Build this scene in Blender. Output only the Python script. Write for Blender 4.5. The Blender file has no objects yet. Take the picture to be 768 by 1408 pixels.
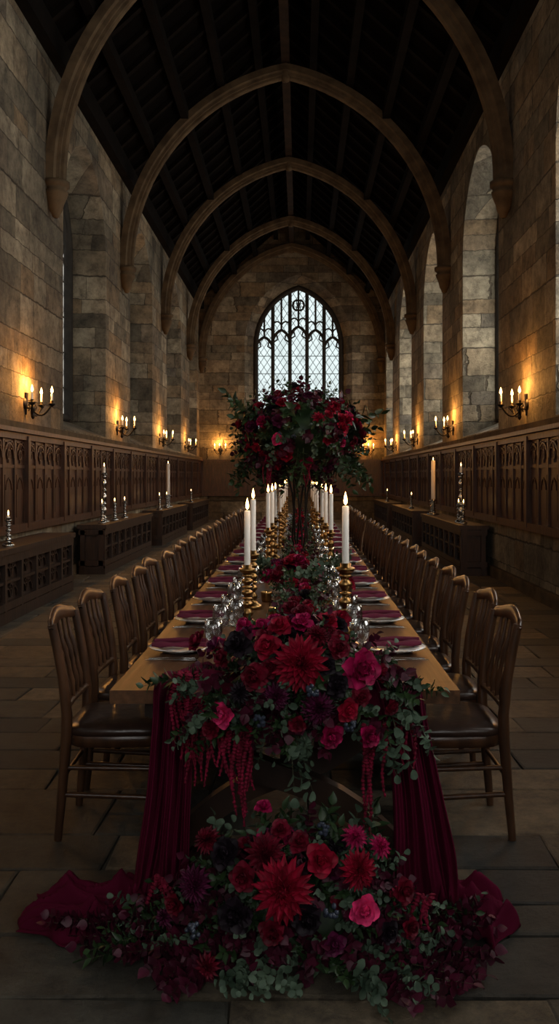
import bpy, math, random
import numpy as np
from mathutils import Vector, Matrix, Euler
random.seed(11)
R_=random.random
def U(a,b): return random.uniform(a,b)
scene=bpy.context.scene
scene.view_settings.view_transform='Standard'
scene.view_settings.look='None'
scene.view_settings.exposure=0.0

# ------------------------------------------------------------------ mesh builder
class B:
    def __init__(s): s.v=[];s.f=[];s.m=[];s.sm=[];s.n=0
    def add(s,verts,faces,mat=0,smooth=False,M=None):
        v=np.asarray(verts,float).reshape(-1,3)
        if M is not None:
            M=np.array(M); v=v@M[:3,:3].T+M[:3,3]
        n=s.n
        if isinstance(faces,np.ndarray): fl=(faces+n).tolist()
        else: fl=[[i+n for i in f] for f in faces]
        s.v.append(v); s.f.extend(fl); s.n+=len(v)
        if isinstance(mat,(list,np.ndarray)): s.m.extend(list(mat))
        else: s.m.extend([mat]*len(fl))
        s.sm.extend([smooth]*len(fl))
    def tmpl(s):
        return (np.concatenate(s.v),np.array(s.f),np.array(s.m))
    def merge(s,T,M,mm,smooth=True):
        s.add(T[0],T[1],np.array(mm)[T[2]],smooth,M)
    def quad(s,a,b,c,d,mat=0): s.add([a,b,c,d],[[0,1,2,3]],mat)
    def box(s,c,d,mat=0,M=None):
        x,y,z=c; a,b_,e=d[0]/2,d[1]/2,d[2]/2
        v=[(x+i*a,y+j*b_,z+k*e) for i in(-1,1) for j in(-1,1) for k in(-1,1)]
        f=[[0,1,3,2],[4,6,7,5],[0,4,5,1],[2,3,7,6],[0,2,6,4],[1,5,7,3]]
        s.add(v,f,mat,False,M)
    def grid(s,P,mat=0,smooth=True,wu=False,wv=False,M=None):
        P=np.asarray(P,float); nu,nv=P.shape[:2]
        f=[]
        for i in range(nu if wu else nu-1):
            for j in range(nv if wv else nv-1):
                i2=(i+1)%nu;j2=(j+1)%nv
                f.append((i*nv+j,i2*nv+j,i2*nv+j2,i*nv+j2))
        s.add(P.reshape(-1,3),np.array(f),mat,smooth,M)
    def lathe(s,prof,n=16,mat=0,M=None,smooth=True):
        P=[[(r*math.cos(2*math.pi*k/n),r*math.sin(2*math.pi*k/n),z) for k in range(n)] for r,z in prof]
        s.grid(P,mat,smooth,wv=True,M=M)
    def sweep(s,pts,prof,ref=(0,1,0),mat=0,smooth=False,scales=None,cap=True,M=None):
        pts=[Vector(p) for p in pts]; ref=Vector(ref); rows=[]
        for i,p in enumerate(pts):
            t=(pts[min(i+1,len(pts)-1)]-pts[max(i-1,0)]).normalized()
            a=ref-t*ref.dot(t); a.normalize(); n=a.cross(t)
            sc=1 if scales is None else scales[i]
            rows.append([tuple(p+n*(q[0]*sc)+a*(q[1]*sc)) for q in prof])
        s.grid(rows,mat,smooth,wv=True,M=M)
        if cap:
            k=len(prof)
            s.add(rows[0],[list(range(k))],mat,False,M); s.add(rows[-1],[list(range(k))],mat,False,M)
    def tube(s,pts,r,n=8,mat=0,ref=None,el=1.0,smooth=True,cap=True,M=None):
        d=Vector(pts[-1])-Vector(pts[0])
        if ref is None:
            k=min(range(3),key=lambda i:abs(d[i])); ref=[0,0,0]; ref[k]=1
        prof=[(math.cos(2*math.pi*(i+.5)/n)*el,math.sin(2*math.pi*(i+.5)/n)) for i in range(n)]
        if not isinstance(r,(list,tuple)): r=[r]*len(pts)
        s.sweep(pts,prof,ref,mat,smooth,r,cap,M)
    def build(s,name,mats,coll=None):
        me=bpy.data.meshes.new(name)
        me.from_pydata(np.concatenate(s.v).tolist(),[],s.f)
        me.polygons.foreach_set('material_index',np.array(s.m,dtype=np.int32))
        me.polygons.foreach_set('use_smooth',np.array(s.sm,dtype=bool))
        for m in mats: me.materials.append(m)
        me.update()
        ob=bpy.data.objects.new(name,me); scene.collection.objects.link(ob)
        return ob
def inst(ob,loc,rz=0,scale=None):
    o=bpy.data.objects.new(ob.name.split('.')[0],ob.data); scene.collection.objects.link(o)
    o.location=loc; o.rotation_euler=(0,0,rz)
    if scale: o.scale=scale
    return o
def TR(x,y,z): return Matrix.Translation((x,y,z))
def RZ(a): return Matrix.Rotation(a,4,'Z')

# ------------------------------------------------------------------ materials
def newmat(name):
    m=bpy.data.materials.new(name); m.use_nodes=True; nt=m.node_tree
    return m,nt,nt.nodes['Principled BSDF']
def N(nt,t,**k):
    n=nt.nodes.new(t)
    for a,b in k.items(): setattr(n,a,b)
    return n
def ramp(nt,stops):
    r=nt.nodes.new('ShaderNodeValToRGB'); e=r.color_ramp.elements
    while len(e)<len(stops): e.new(.5)
    for i,(p,c) in enumerate(stops):
        e[i].position=p; e[i].color=(c[0],c[1],c[2],1)
    return r
def mat(name,c,rough=.5,metal=0,c2=None,scale=8,stretch=(1,1,1),bump=0,spec=None):
    m,nt,p=newmat(name)
    p.inputs['Roughness'].default_value=rough; p.inputs['Metallic'].default_value=metal
    if spec is not None: p.inputs['Specular IOR Level'].default_value=spec
    if c2 is None: c2=tuple(x*.7 for x in c)
    tc=N(nt,'ShaderNodeTexCoord'); mp=N(nt,'ShaderNodeMapping'); mp.inputs['Scale'].default_value=stretch
    nz=N(nt,'ShaderNodeTexNoise'); nz.inputs['Scale'].default_value=scale; nz.inputs['Detail'].default_value=5
    nt.links.new(tc.outputs['Object'],mp.inputs['Vector']); nt.links.new(mp.outputs['Vector'],nz.inputs['Vector'])
    r=ramp(nt,[(.35,c2),(.65,c)])
    nt.links.new(nz.outputs['Fac'],r.inputs['Fac']); nt.links.new(r.outputs['Color'],p.inputs['Base Color'])
    if bump:
        bp=N(nt,'ShaderNodeBump'); bp.inputs['Strength'].default_value=bump; bp.inputs['Distance'].default_value=.02
        nt.links.new(nz.outputs['Fac'],bp.inputs['Height']); nt.links.new(bp.outputs['Normal'],p.inputs['Normal'])
    return m
def emis(name,c,s):
    m,nt,p=newmat(name)
    p.inputs['Base Color'].default_value=(*c,1)
    p.inputs['Emission Color'].default_value=(*c,1); p.inputs['Emission Strength'].default_value=s
    return m
def mth(nt,op,a,b=None):
    n=nt.nodes.new('ShaderNodeMath'); n.operation=op
    for i,x in enumerate((a,b)):
        if x is None: continue
        if isinstance(x,(int,float)): n.inputs[i].default_value=x
        else: nt.links.new(x,n.inputs[i])
    return n.outputs[0]

def stone_blocks(name,stops,mortar,bw=.74,rh=.34):
    m,nt,p=newmat(name); L=nt.links.new
    tc=N(nt,'ShaderNodeTexCoord'); sp=N(nt,'ShaderNodeSeparateXYZ'); L(tc.outputs['Object'],sp.inputs[0])
    nze=N(nt,'ShaderNodeTexNoise'); nze.inputs['Scale'].default_value=9; L(tc.outputs['Object'],nze.inputs['Vector'])
    u=mth(nt,'ADD',sp.outputs[0],sp.outputs[1])
    z=mth(nt,'ADD',sp.outputs[2],mth(nt,'MULTIPLY',mth(nt,'SUBTRACT',nze.outputs['Fac'],.5),.05))
    z=mth(nt,'ADD',z,mth(nt,'MULTIPLY',mth(nt,'SINE',mth(nt,'MULTIPLY',z,4.3)),.1))
    row=mth(nt,'FLOOR',mth(nt,'DIVIDE',z,rh))
    wn=N(nt,'ShaderNodeTexWhiteNoise',noise_dimensions='1D'); L(row,wn.inputs['W'])
    u=mth(nt,'ADD',u,mth(nt,'MULTIPLY',wn.outputs['Value'],1.7))
    s=mth(nt,'MULTIPLY',mth(nt,'SINE',mth(nt,'MULTIPLY',u,3.1)),.22)
    u=mth(nt,'ADD',u,s); u=mth(nt,'ADD',u,mth(nt,'MULTIPLY',nze.outputs['Fac'],.05))
    cb=N(nt,'ShaderNodeCombineXYZ'); L(u,cb.inputs[0]); L(z,cb.inputs[1])
    br=N(nt,'ShaderNodeTexBrick'); L(cb.outputs[0],br.inputs['Vector'])
    br.offset=0.0; br.inputs['Scale'].default_value=1; br.inputs['Brick Width'].default_value=bw
    br.inputs['Row Height'].default_value=rh; br.inputs['Mortar Size'].default_value=.01
    br.inputs['Mortar Smooth'].default_value=.5
    br.inputs['Color1'].default_value=(0,0,0,1); br.inputs['Color2'].default_value=(1,1,1,1); br.inputs['Mortar'].default_value=(.5,.5,.5,1)
    rp=ramp(nt,stops); L(br.outputs['Color'],rp.inputs['Fac'])
    nz=N(nt,'ShaderNodeTexNoise'); nz.inputs['Scale'].default_value=4; nz.inputs['Detail'].default_value=10; nz.inputs['Roughness'].default_value=.78
    L(tc.outputs['Object'],nz.inputs['Vector'])
    mr=N(nt,'ShaderNodeMapRange'); L(nz.outputs['Fac'],mr.inputs['Value'])
    mr.inputs['From Min'].default_value=.33; mr.inputs['From Max'].default_value=.67; mr.inputs['To Min'].default_value=.3; mr.inputs['To Max'].default_value=1.45
    nb=N(nt,'ShaderNodeTexNoise'); nb.inputs['Scale'].default_value=.7; nb.inputs['Detail'].default_value=4; L(tc.outputs['Object'],nb.inputs['Vector'])
    mb=N(nt,'ShaderNodeMapRange'); L(nb.outputs['Fac'],mb.inputs['Value'])
    mb.inputs['From Min'].default_value=.35; mb.inputs['From Max'].default_value=.65; mb.inputs['To Min'].default_value=.5; mb.inputs['To Max'].default_value=1.2
    mx=N(nt,'ShaderNodeMix',data_type='RGBA'); L(br.outputs['Fac'],mx.inputs[0]); L(rp.outputs['Color'],mx.inputs[6]); mx.inputs[7].default_value=(*mortar,1)
    vm=N(nt,'ShaderNodeVectorMath',operation='SCALE'); L(mx.outputs[2],vm.inputs[0]); L(mth(nt,'MULTIPLY',mr.outputs[0],mb.outputs[0]),vm.inputs['Scale'])
    L(vm.outputs[0],p.inputs['Base Color']); p.inputs['Roughness'].default_value=.85
    h=mth(nt,'ADD',mth(nt,'MULTIPLY',br.outputs['Fac'],-1.0),mth(nt,'MULTIPLY',nz.outputs['Fac'],2.0))
    h=mth(nt,'ADD',h,mth(nt,'MULTIPLY',br.outputs['Color'],.4))
    bp=N(nt,'ShaderNodeBump'); bp.inputs['Strength'].default_value=1.0; bp.inputs['Distance'].default_value=.05
    L(h,bp.inputs['Height']); L(bp.outputs['Normal'],p.inputs['Normal'])
    return m
M_wall=stone_blocks('ashlar_stone',[(0,(.15,.125,.085)),(.25,(.25,.215,.15)),(.5,(.42,.355,.245)),(.75,(.29,.205,.115)),(1,(.19,.17,.135))],(.11,.088,.058))
M_rib=mat('rib_stone',(.115,.08,.046),.9,c2=(.06,.041,.024),scale=4,bump=.6,spec=.15)
M_dwood=mat('dark_oak_panelling',(.09,.035,.016),.38,c2=(.032,.014,.008),scale=4,stretch=(6,6,.8),bump=.15)
M_bench=mat('dark_chest_oak',(.04,.02,.012),.45,c2=(.016,.009,.006),scale=4,stretch=(6,6,.8),bump=.15)
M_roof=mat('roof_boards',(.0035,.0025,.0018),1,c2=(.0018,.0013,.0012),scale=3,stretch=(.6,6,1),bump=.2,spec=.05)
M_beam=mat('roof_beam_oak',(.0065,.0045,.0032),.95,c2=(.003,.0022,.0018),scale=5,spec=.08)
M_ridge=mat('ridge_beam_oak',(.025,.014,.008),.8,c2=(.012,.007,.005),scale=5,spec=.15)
M_table=mat('table_oak',(.15,.068,.03),.35,c2=(.055,.026,.013),scale=3,stretch=(9,.7,9),bump=.15)
M_trestle=mat('trestle_oak',(.045,.022,.012),.45,c2=(.022,.011,.007),scale=6)
M_chair=mat('chair_walnut',(.08,.035,.016),.3,c2=(.033,.015,.0075),scale=7,stretch=(3,3,.8))
M_leather=mat('brown_leather',(.04,.021,.015),.3,c2=(.025,.013,.009),scale=14,bump=.2)
M_cloth=mat('burgundy_cloth',(.088,.0022,.02),.88,c2=(.062,.0015,.014),scale=3,spec=.12)
M_napkin=mat('burgundy_linen',(.13,.0045,.03),.85,c2=(.09,.0035,.022),scale=12)
M_brass=mat('aged_brass',(.38,.22,.08),.3,1,c2=(.2,.11,.04),scale=18)
M_iron=mat('dark_iron',(.02,.017,.014),.45,.7)
M_silver=mat('silver',(.6,.6,.58),.22,1,c2=(.4,.4,.38))
M_china=mat('white_china',(.88,.88,.88),.15,c2=(.84,.84,.84))
M_wax=mat('ivory_wax',(.9,.87,.8),.4,c2=(.87,.83,.76)); 
M_flame=emis('candle_flame',(1,.55,.18),14)
M_tracery=mat('tracery_stone',(.03,.026,.02),.8,c2=(.018,.015,.012))
def flowermat(n,c,rough=.6): return mat(n,c,rough,c2=tuple(x*.38 for x in c),scale=30,spec=.25)
M_crim=flowermat('petal_crimson',(.36,.0025,.03))
M_deep=flowermat('petal_deep_red',(.16,.002,.018))
M_mag=flowermat('petal_magenta',(.42,.005,.085))
M_pink=flowermat('petal_pink',(.85,.04,.2))
M_blk=flowermat('petal_black',(.014,.007,.013))
M_mauve=flowermat('petal_plum',(.11,.008,.05))
M_euc=mat('leaf_eucalyptus',(.1,.15,.1),.6,c2=(.03,.055,.035),scale=12,spec=.3)
M_green=mat('leaf_dark_green',(.03,.062,.02),.45,c2=(.011,.026,.009),scale=12,spec=.35)
M_burg=mat('leaf_burgundy',(.075,.006,.023),.5,c2=(.025,.0035,.01),scale=15,spec=.3)
M_stem=mat('stem',(.045,.05,.018),.6)
M_berry=mat('berry_blue_black',(.035,.045,.07),.3)
M_amar=flowermat('amaranth',(.22,.005,.032),.85)
FM=[M_crim,M_deep,M_mag,M_pink,M_blk,M_mauve,M_euc,M_green,M_burg,M_stem,M_berry,M_amar]
CR,DE,MA,PI_,BL,PL,EU,GR,BU,ST,BE,AM=range(12)
m,nt,p=newmat('clear_glass'); nt.nodes.remove(p)
out=nt.nodes['Material Output']; tr=N(nt,'ShaderNodeBsdfTransparent'); tr.inputs[0].default_value=(.9,.92,.92,1)
gl=N(nt,'ShaderNodeBsdfGlossy'); gl.inputs['Roughness'].default_value=.04
lw=N(nt,'ShaderNodeLayerWeight'); lw.inputs[0].default_value=.35
mx=N(nt,'ShaderNodeMixShader'); a=mth(nt,'ADD',mth(nt,'MULTIPLY',lw.outputs['Facing'],.8),.12)
nt.links.new(a,mx.inputs[0]); nt.links.new(tr.outputs[0],mx.inputs[1]); nt.links.new(gl.outputs[0],mx.inputs[2]); nt.links.new(mx.outputs[0],out.inputs[0])
M_glass=m
def pane(name,axis,c,strength,k=3.6,lw_=.07):
    m,nt,p=newmat(name); L=nt.links.new
    tc=N(nt,'ShaderNodeTexCoord'); sp=N(nt,'ShaderNodeSeparateXYZ'); L(tc.outputs['Object'],sp.inputs[0])
    u=mth(nt,'MULTIPLY',sp.outputs[axis],k*1.5); z=mth(nt,'MULTIPLY',sp.outputs[2],k)
    a=mth(nt,'FRACT',mth(nt,'ADD',u,z)); b=mth(nt,'FRACT',mth(nt,'ADD',mth(nt,'SUBTRACT',u,z),100))
    la=mth(nt,'GREATER_THAN',mth(nt,'ABSOLUTE',mth(nt,'SUBTRACT',a,.5)),.5-lw_)
    lb=mth(nt,'GREATER_THAN',mth(nt,'ABSOLUTE',mth(nt,'SUBTRACT',b,.5)),.5-lw_)
    ln=mth(nt,'MAXIMUM',la,lb)
    nz=N(nt,'ShaderNodeTexNoise'); nz.inputs['Scale'].default_value=2.5; L(tc.outputs['Object'],nz.inputs['Vector'])
    g=mth(nt,'MULTIPLY',mth(nt,'SUBTRACT',1,mth(nt,'MULTIPLY',ln,.85)),mth(nt,'ADD',mth(nt,'MULTIPLY',nz.outputs['Fac'],.7),.6))
    p.inputs['Base Color'].default_value=(.02,.02,.02,1); p.inputs['Roughness'].default_value=.3
    p.inputs['Emission Color'].default_value=(*c,1); L(mth(nt,'MULTIPLY',g,strength),p.inputs['Emission Strength'])
    return m
P_end=pane('leaded_glass_daylight',0,(.84,.97,.97),1.0,k=2.9,lw_=.055)
P_right=pane('side_glass_bright_daylight',1,(1.0,.98,.9),4.8)
P_right2=pane('side_glass_near_boosted',1,(1.0,.99,.94),7.5)  # near panes glow stronger than the farther ones to brighten the foreground
P_left=pane('side_glass_dull_daylight',1,(1.0,.97,.88),.6)
P_left2=pane('side_glass_near_dull_boosted',1,(1.0,.97,.9),.9)  # near left panes, also raised above the rest as extra foreground light
P_back=pane('rear_fill_glass',0,(1.0,.98,.95),5.5)  # glow for an added window behind the camera, soft frontal fill

# ------------------------------------------------------------------ room
XL,XR=-3.48,2.92; XC=-.28; YE=29.0; YB=-4.0; EAVE=7.6; RIDGE=10.5
def arch(uc,hw,spr,rise,n=12):
    R=(hw*hw+rise*rise)/(2*hw); c=uc-hw+R; a1=math.acos((uc-c)/R)
    L=[(c+R*math.cos(math.pi+(a1-math.pi)*i/n),spr+R*math.sin(math.pi+(a1-math.pi)*i/n)) for i in range(n+1)]
    L[-1]=(uc,spr+rise)
    return L+[(2*uc-u,z) for u,z in L[-2::-1]]
def arched_wall(b,fn,u0,u1,z0,z1,ops,depth,splay):
    outs=[]; cur=u0
    for uc,hw,sill,spr,rise in ops:
        b.quad(fn(cur,z0,0),fn(uc-hw,z0,0),fn(uc-hw,z1,0),fn(cur,z1,0))
        b.quad(fn(uc-hw,z0,0),fn(uc+hw,z0,0),fn(uc+hw,sill,0),fn(uc-hw,sill,0))
        A=arch(uc,hw,spr,rise)
        for (ua,za),(ub,zb) in zip(A,A[1:]):
            b.quad(fn(ua,za,0),fn(ub,zb,0),fn(ub,z1,0),fn(ua,z1,0))
        C1=[(uc-hw,sill)]+A+[(uc+hw,sill)]
        C2=[(uc-hw+splay,sill+.3)]+arch(uc,hw-splay,spr,rise-splay)+[(uc+hw-splay,sill+.3)]
        n=len(C1)
        for i in range(n):
            j=(i+1)%n
            b.quad(fn(*C1[i],0),fn(*C1[j],0),fn(*C2[j],depth),fn(*C2[i],depth))
        outs.append(C2); cur=uc+hw
    b.quad(fn(cur,z0,0),fn(u1,z0,0),fn(u1,z1,0),fn(cur,z1,0))
    return outs
fL=lambda u,z,d:(XL-d,u,z); fR=lambda u,z,d:(XR+d,u,z); fE=lambda u,z,d:(u,YE+d,z); fB=lambda u,z,d:(u,YB-d,z)
side_ops=[(yc,hw,2.2,5.35,rise) for yc,hw,rise in [(-1.3,1.3,1.5),(3.45,1.3,1.5),(8.2,1.35,1.5),(13.65,1.35,1.5),(18.45,1.3,1.5),(23.2,1.3,1.5),(27.3,.95,1.3)]]  # first two on each side are out of view, added for foreground light
wn_=[0]
def make_window(fn,C,depth,pm,nm,tr=True):
    wn_[0]+=1
    b=B(); pts=[fn(u,z,depth-.02) for u,z in C]
    b.add(pts,[list(range(len(pts)))],0)
    uc=(C[0][0]+C[-1][0])/2; hw=abs(C[0][0]-uc); sill=C[0][1]; spr=C[1][1]; top=max(z for u,z in C)
    T=lambda P,r:b.tube([fn(u,z,depth-.06) for u,z in P],r,6,1)
    def zat(u):
        A=C[1:-1]
        for (ua,za),(ub,zb) in zip(A,A[1:]):
            if ua<=u<=ub or ub<=u<=ua: return za+(zb-za)*(u-ua)/(ub-ua+1e-9)
        return spr
    T(C,.1); T([(uc-hw,sill+.03),(uc+hw,sill+.03)],.07)
    w=2*hw/nm
    for i in range(1,nm):
        u=uc-hw+w*i; T([(u,sill),(u,zat(u))],.065)
    for i in range(nm):
        c=uc-hw+w*(i+.5); s0=spr-.15+(.25 if nm==5 and abs(i-2)<2 else 0)+(.12 if nm==5 and i==2 else 0)
        A=arch(c,w/2,s0,w*.75,6); T(A,.055)
        T([(c,s0+w*.75),(c,zat(c))],.035)
        if nm==5:
            for q in(-.25,.25):
                cc=c+q*w; z0=s0+w*.75
                if zat(cc)>z0+.25:
                    T(arch(cc,w/4,z0+.12,.18,4),.03)
        for sg in(-1,1):
            T([(c+sg*w*.46,s0+.02),(c+sg*w*.2,s0+.12),(c+sg*w*.3,s0+.34)],.03)
    z=sill+.55
    while z<spr-.2:
        T([(uc-hw,z),(uc+hw,z)],.012); z+=.62
    if nm==5:
        ang=[2*math.pi*k/16 for k in range(17)]
        T([(uc+.2*math.cos(a),top-.62+.2*math.sin(a)) for a in ang],.035)
        for k in range(4):
            a=math.pi/2*k
            T([(uc+.07*math.cos(a)*1.6+.07*math.cos(t),top-.62+.07*math.sin(a)*1.6+.07*math.sin(t)) for t in ang[::2]],.018)
    return b.build('window_%d'%wn_[0],[pm,M_tracery])
for nm,fn,pm,pm2 in(('left',fL,P_left,P_left2),('right',fR,P_right,P_right2)):
    b=B(); outs=arched_wall(b,fn,YB,YE,0,EAVE+.35,side_ops,.72,.1)
    b.build('wall_'+nm,[M_wall])
    for i,C in enumerate(outs): make_window(fn,C,.72,pm2 if i<3 else pm,2)
b=B(); outs=arched_wall(b,fE,XL-.8,XR+.8,0,RIDGE+.4,[(-.05,1.86,2.4,6.1,2.4)],.5,.36); b.build('wall_end',[M_wall])
make_window(fE,outs[0],.5,P_end,5)
b=B(); outs=arched_wall(b,fB,XL-.8,XR+.8,0,RIDGE+.4,[(XC,2.0,2.0,5.6,2.2)],.5,.2); b.build('wall_back',[M_wall])
make_window(fB,outs[0],.5,P_back,5)  # unseen window, added to light the flowers from the front
# ceiling
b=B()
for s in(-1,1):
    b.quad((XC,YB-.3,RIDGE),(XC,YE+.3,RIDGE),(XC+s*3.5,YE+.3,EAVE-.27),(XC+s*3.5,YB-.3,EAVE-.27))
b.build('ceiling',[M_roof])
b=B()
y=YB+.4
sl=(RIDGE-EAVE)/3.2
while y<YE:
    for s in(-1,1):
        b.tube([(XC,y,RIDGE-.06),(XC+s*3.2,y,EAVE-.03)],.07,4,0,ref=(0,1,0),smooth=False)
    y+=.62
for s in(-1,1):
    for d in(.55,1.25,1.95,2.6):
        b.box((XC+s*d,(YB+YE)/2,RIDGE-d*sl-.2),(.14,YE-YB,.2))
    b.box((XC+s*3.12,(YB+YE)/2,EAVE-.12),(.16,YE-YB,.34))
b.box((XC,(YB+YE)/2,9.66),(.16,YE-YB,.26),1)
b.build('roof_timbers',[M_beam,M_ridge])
# ribs
prof=[(-.17,-.045),(-.15,-.075),(-.1,-.085),(-.09,-.11),(-.03,-.12),(0,-.17),(.15,-.17),(.15,.17),(0,.17),(-.03,.12),(-.09,.11),(-.1,.085),(-.15,.075),(-.17,.045)]
prof=[(-a*.8,c*.8) for a,c in prof]
for yr in [-2.65,2.1,6.85,11.6,16.35,21.1,25.85,28.85]:
    b=B(); hw=3.1
    A=arch(XC,hw,5.6,3.8,24)
    A=[(A[0][0],5.55)]+A+[(A[-1][0],5.55)]
    b.sweep([(u,yr,z) for u,z in A],prof,(0,1,0),0,False)
    for s in(-1,1):
        b.lathe([(.02,5.08),(.05,5.1),(.06,5.14),(.09,5.19),(.11,5.28),(.16,5.4),(.17,5.44),(.14,5.46),(.16,5.5),(.19,5.52),(.19,5.58),(.01,5.58)],12,0,TR(XC+s*3.1,yr,0))
    b.lathe([(.01,9.2),(.07,9.22),(.1,9.27),(.1,9.33),(.13,9.38),(.08,9.5)],10,0,TR(XC,yr,0))
    b.build('roof_arch',[M_rib])
# floor slabs
b=B(); cols=[]; y=YB
b.quad((XL-.1,YB-.1,-.02),(XR+.1,YB-.1,-.02),(XR+.1,YE+.1,-.02),(XL-.1,YE+.1,-.02),1); cols.append(.5)
def slab(x0,x1,y0,y1):
    g=.0045; bv=.008; q=U(-.003,0)
    x0+=g;x1-=g;y0+=g;y1-=g
    v=[(x0,y0,-.02),(x1,y0,-.02),(x1,y1,-.02),(x0,y1,-.02),(x0,y0,-.007),(x1,y0,-.007),(x1,y1,-.007),(x0,y1,-.007),
       (x0+bv,y0+bv,q),(x1-bv,y0+bv,q),(x1-bv,y1-bv,q),(x0+bv,y1-bv,q)]
    for k in range(4):
        jx,jy=U(-.01,.01),U(-.009,.009)
        for kk in(k,k+4,k+8): v[kk]=(v[kk][0]+jx,v[kk][1]+jy,v[kk][2])
    f=[[0,1,5,4],[1,2,6,5],[2,3,7,6],[3,0,4,7],[4,5,9,8],[5,6,10,9],[6,7,11,10],[7,4,8,11],[8,9,10,11]]
    b.add(v,f,0); cols.extend([R_()]*9)
while y<YE:
    h=random.choice([U(.26,.36),U(.36,.56)]); x=XL-U(0,.5)
    while x<XR:
        w=U(.32,.95)
        if h>.44 and w<.6 and R_()<.4:
            t=U(.4,.6); slab(x,x+w,y,y+h*t); slab(x,x+w,y+h*t,y+h)
        else: slab(x,x+w,y,y+h)
        x+=w
    y+=h
m,nt,p=newmat('flagstone'); L=nt.links.new
at=N(nt,'ShaderNodeAttribute'); at.attribute_name='tint'
rp=ramp(nt,[(0,(.022,.029,.03)),(.18,(.09,.075,.052)),(.4,(.165,.125,.078)),(.58,(.05,.052,.044)),(.8,(.12,.09,.055)),(1,(.02,.026,.028))])
L(at.outputs['Fac'],rp.inputs['Fac'])
tc=N(nt,'ShaderNodeTexCoord'); nz=N(nt,'ShaderNodeTexNoise'); nz.inputs['Scale'].default_value=5; nz.inputs['Detail'].default_value=10; nz.inputs['Roughness'].default_value=.82; L(tc.outputs['Object'],nz.inputs['Vector'])
mr=N(nt,'ShaderNodeMapRange'); L(nz.outputs['Fac'],mr.inputs['Value'])
for k,v in(('From Min',.36),('From Max',.64),('To Min',.25),('To Max',1.5)): mr.inputs[k].default_value=v
vm=N(nt,'ShaderNodeVectorMath',operation='SCALE'); L(rp.outputs['Color'],vm.inputs[0]); L(mr.outputs[0],vm.inputs['Scale']); L(vm.outputs[0],p.inputs['Base Color'])
mr2=N(nt,'ShaderNodeMapRange'); L(nz.outputs['Fac'],mr2.inputs['Value']); mr2.inputs['To Min'].default_value=.35; mr2.inputs['To Max'].default_value=.85; L(mr2.outputs[0],p.inputs['Roughness'])
bp=N(nt,'ShaderNodeBump'); bp.inputs['Strength'].default_value=1; bp.inputs['Distance'].default_value=.035; L(nz.outputs['Fac'],bp.inputs['Height']); L(bp.outputs['Normal'],p.inputs['Normal'])
fl=b.build('floor',[m,mat('floor_grout',(.06,.05,.036),.9)])
at=fl.data.attributes.new('tint','FLOAT','FACE'); at.data.foreach_set('value',np.array(cols,dtype=np.float32))

# wainscot
def wainscot(name,fn,u0,u1):
    b=B()
    def bx(ua,ub,za,zb,da,db,mat=0):
        c=[fn(u,z,-d) for u in(ua,ub) for z in(za,zb) for d in(da,db)]
        b.add(c,[[0,1,3,2],[4,6,7,5],[0,4,5,1],[2,3,7,6],[0,2,6,4],[1,5,7,3]],mat)
    bx(u0,u1,.86,2.02,.003,.03)
    bx(u0,u1,.82,.92,.003,.09); bx(u0,u1,1.6,1.64,.02,.05); bx(u0,u1,1.95,2.03,.02,.08); bx(u0,u1,2.03,2.08,.003,.14)
    n=int(round((u1-u0)/.4)); w=(u1-u0)/n
    for i in range(n+1):
        u=u0+w*i; ww=.022 if i%4 else .045; dd=.055 if i%4 else .1
        bx(u-ww,u+ww,.86,2.0,.02,dd)
        if i<n:
            c=u+w/2
            bx(c-.11,c+.11,1.0,1.52,.02,.04)
            if u0+w*i>6 or name=='panelling_end':
                b.tube([fn(a,z,-.045) for a,z in arch(c,w/2-.03,1.72,.18,4)],.014,4,0,smooth=False)
                for sg in(-1,1):
                    b.tube([fn(c+sg*w/4+.06*math.cos(t),1.87+.05*math.sin(t),-.04) for t in [k*math.pi/3 for k in range(7)]],.012,4,0,smooth=False)
                b.tube([fn(c,1.66,-.04),fn(c,1.9,-.04)],.013,4,0,smooth=False)
                b.tube([fn(c+.055*math.cos(t),1.76+.06*math.sin(t),-.04) for t in [k*math.pi/3 for k in range(7)]],.012,4,0,smooth=False)
                b.tube([fn(a,z,-.045) for a,z in arch(c,.1,1.34,.14,3)],.01,4,0,smooth=False)
    return b.build(name,[M_dwood])
wainscot('panelling_left',fL,YB+.1,YE-.15); wainscot('panelling_right',fR,YB+.1,YE-.15); wainscot('panelling_end',fE,XL+.02,XR-.02)
for nm,fn in(('left',fL),('right',fR)):
    b=B()
    for (za,zb,d) in((2.085,2.16,.09),(0,.16,.06)):
        c=[fn(u,z,-dd) for u in(YB,YE) for z in(za,zb) for dd in(0,d)]
        b.add(c,[[0,1,3,2],[4,6,7,5],[0,4,5,1],[2,3,7,6],[0,2,6,4],[1,5,7,3]])
    b.build('trim_'+('1' if nm=='left' else '2'),[M_rib])
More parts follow.
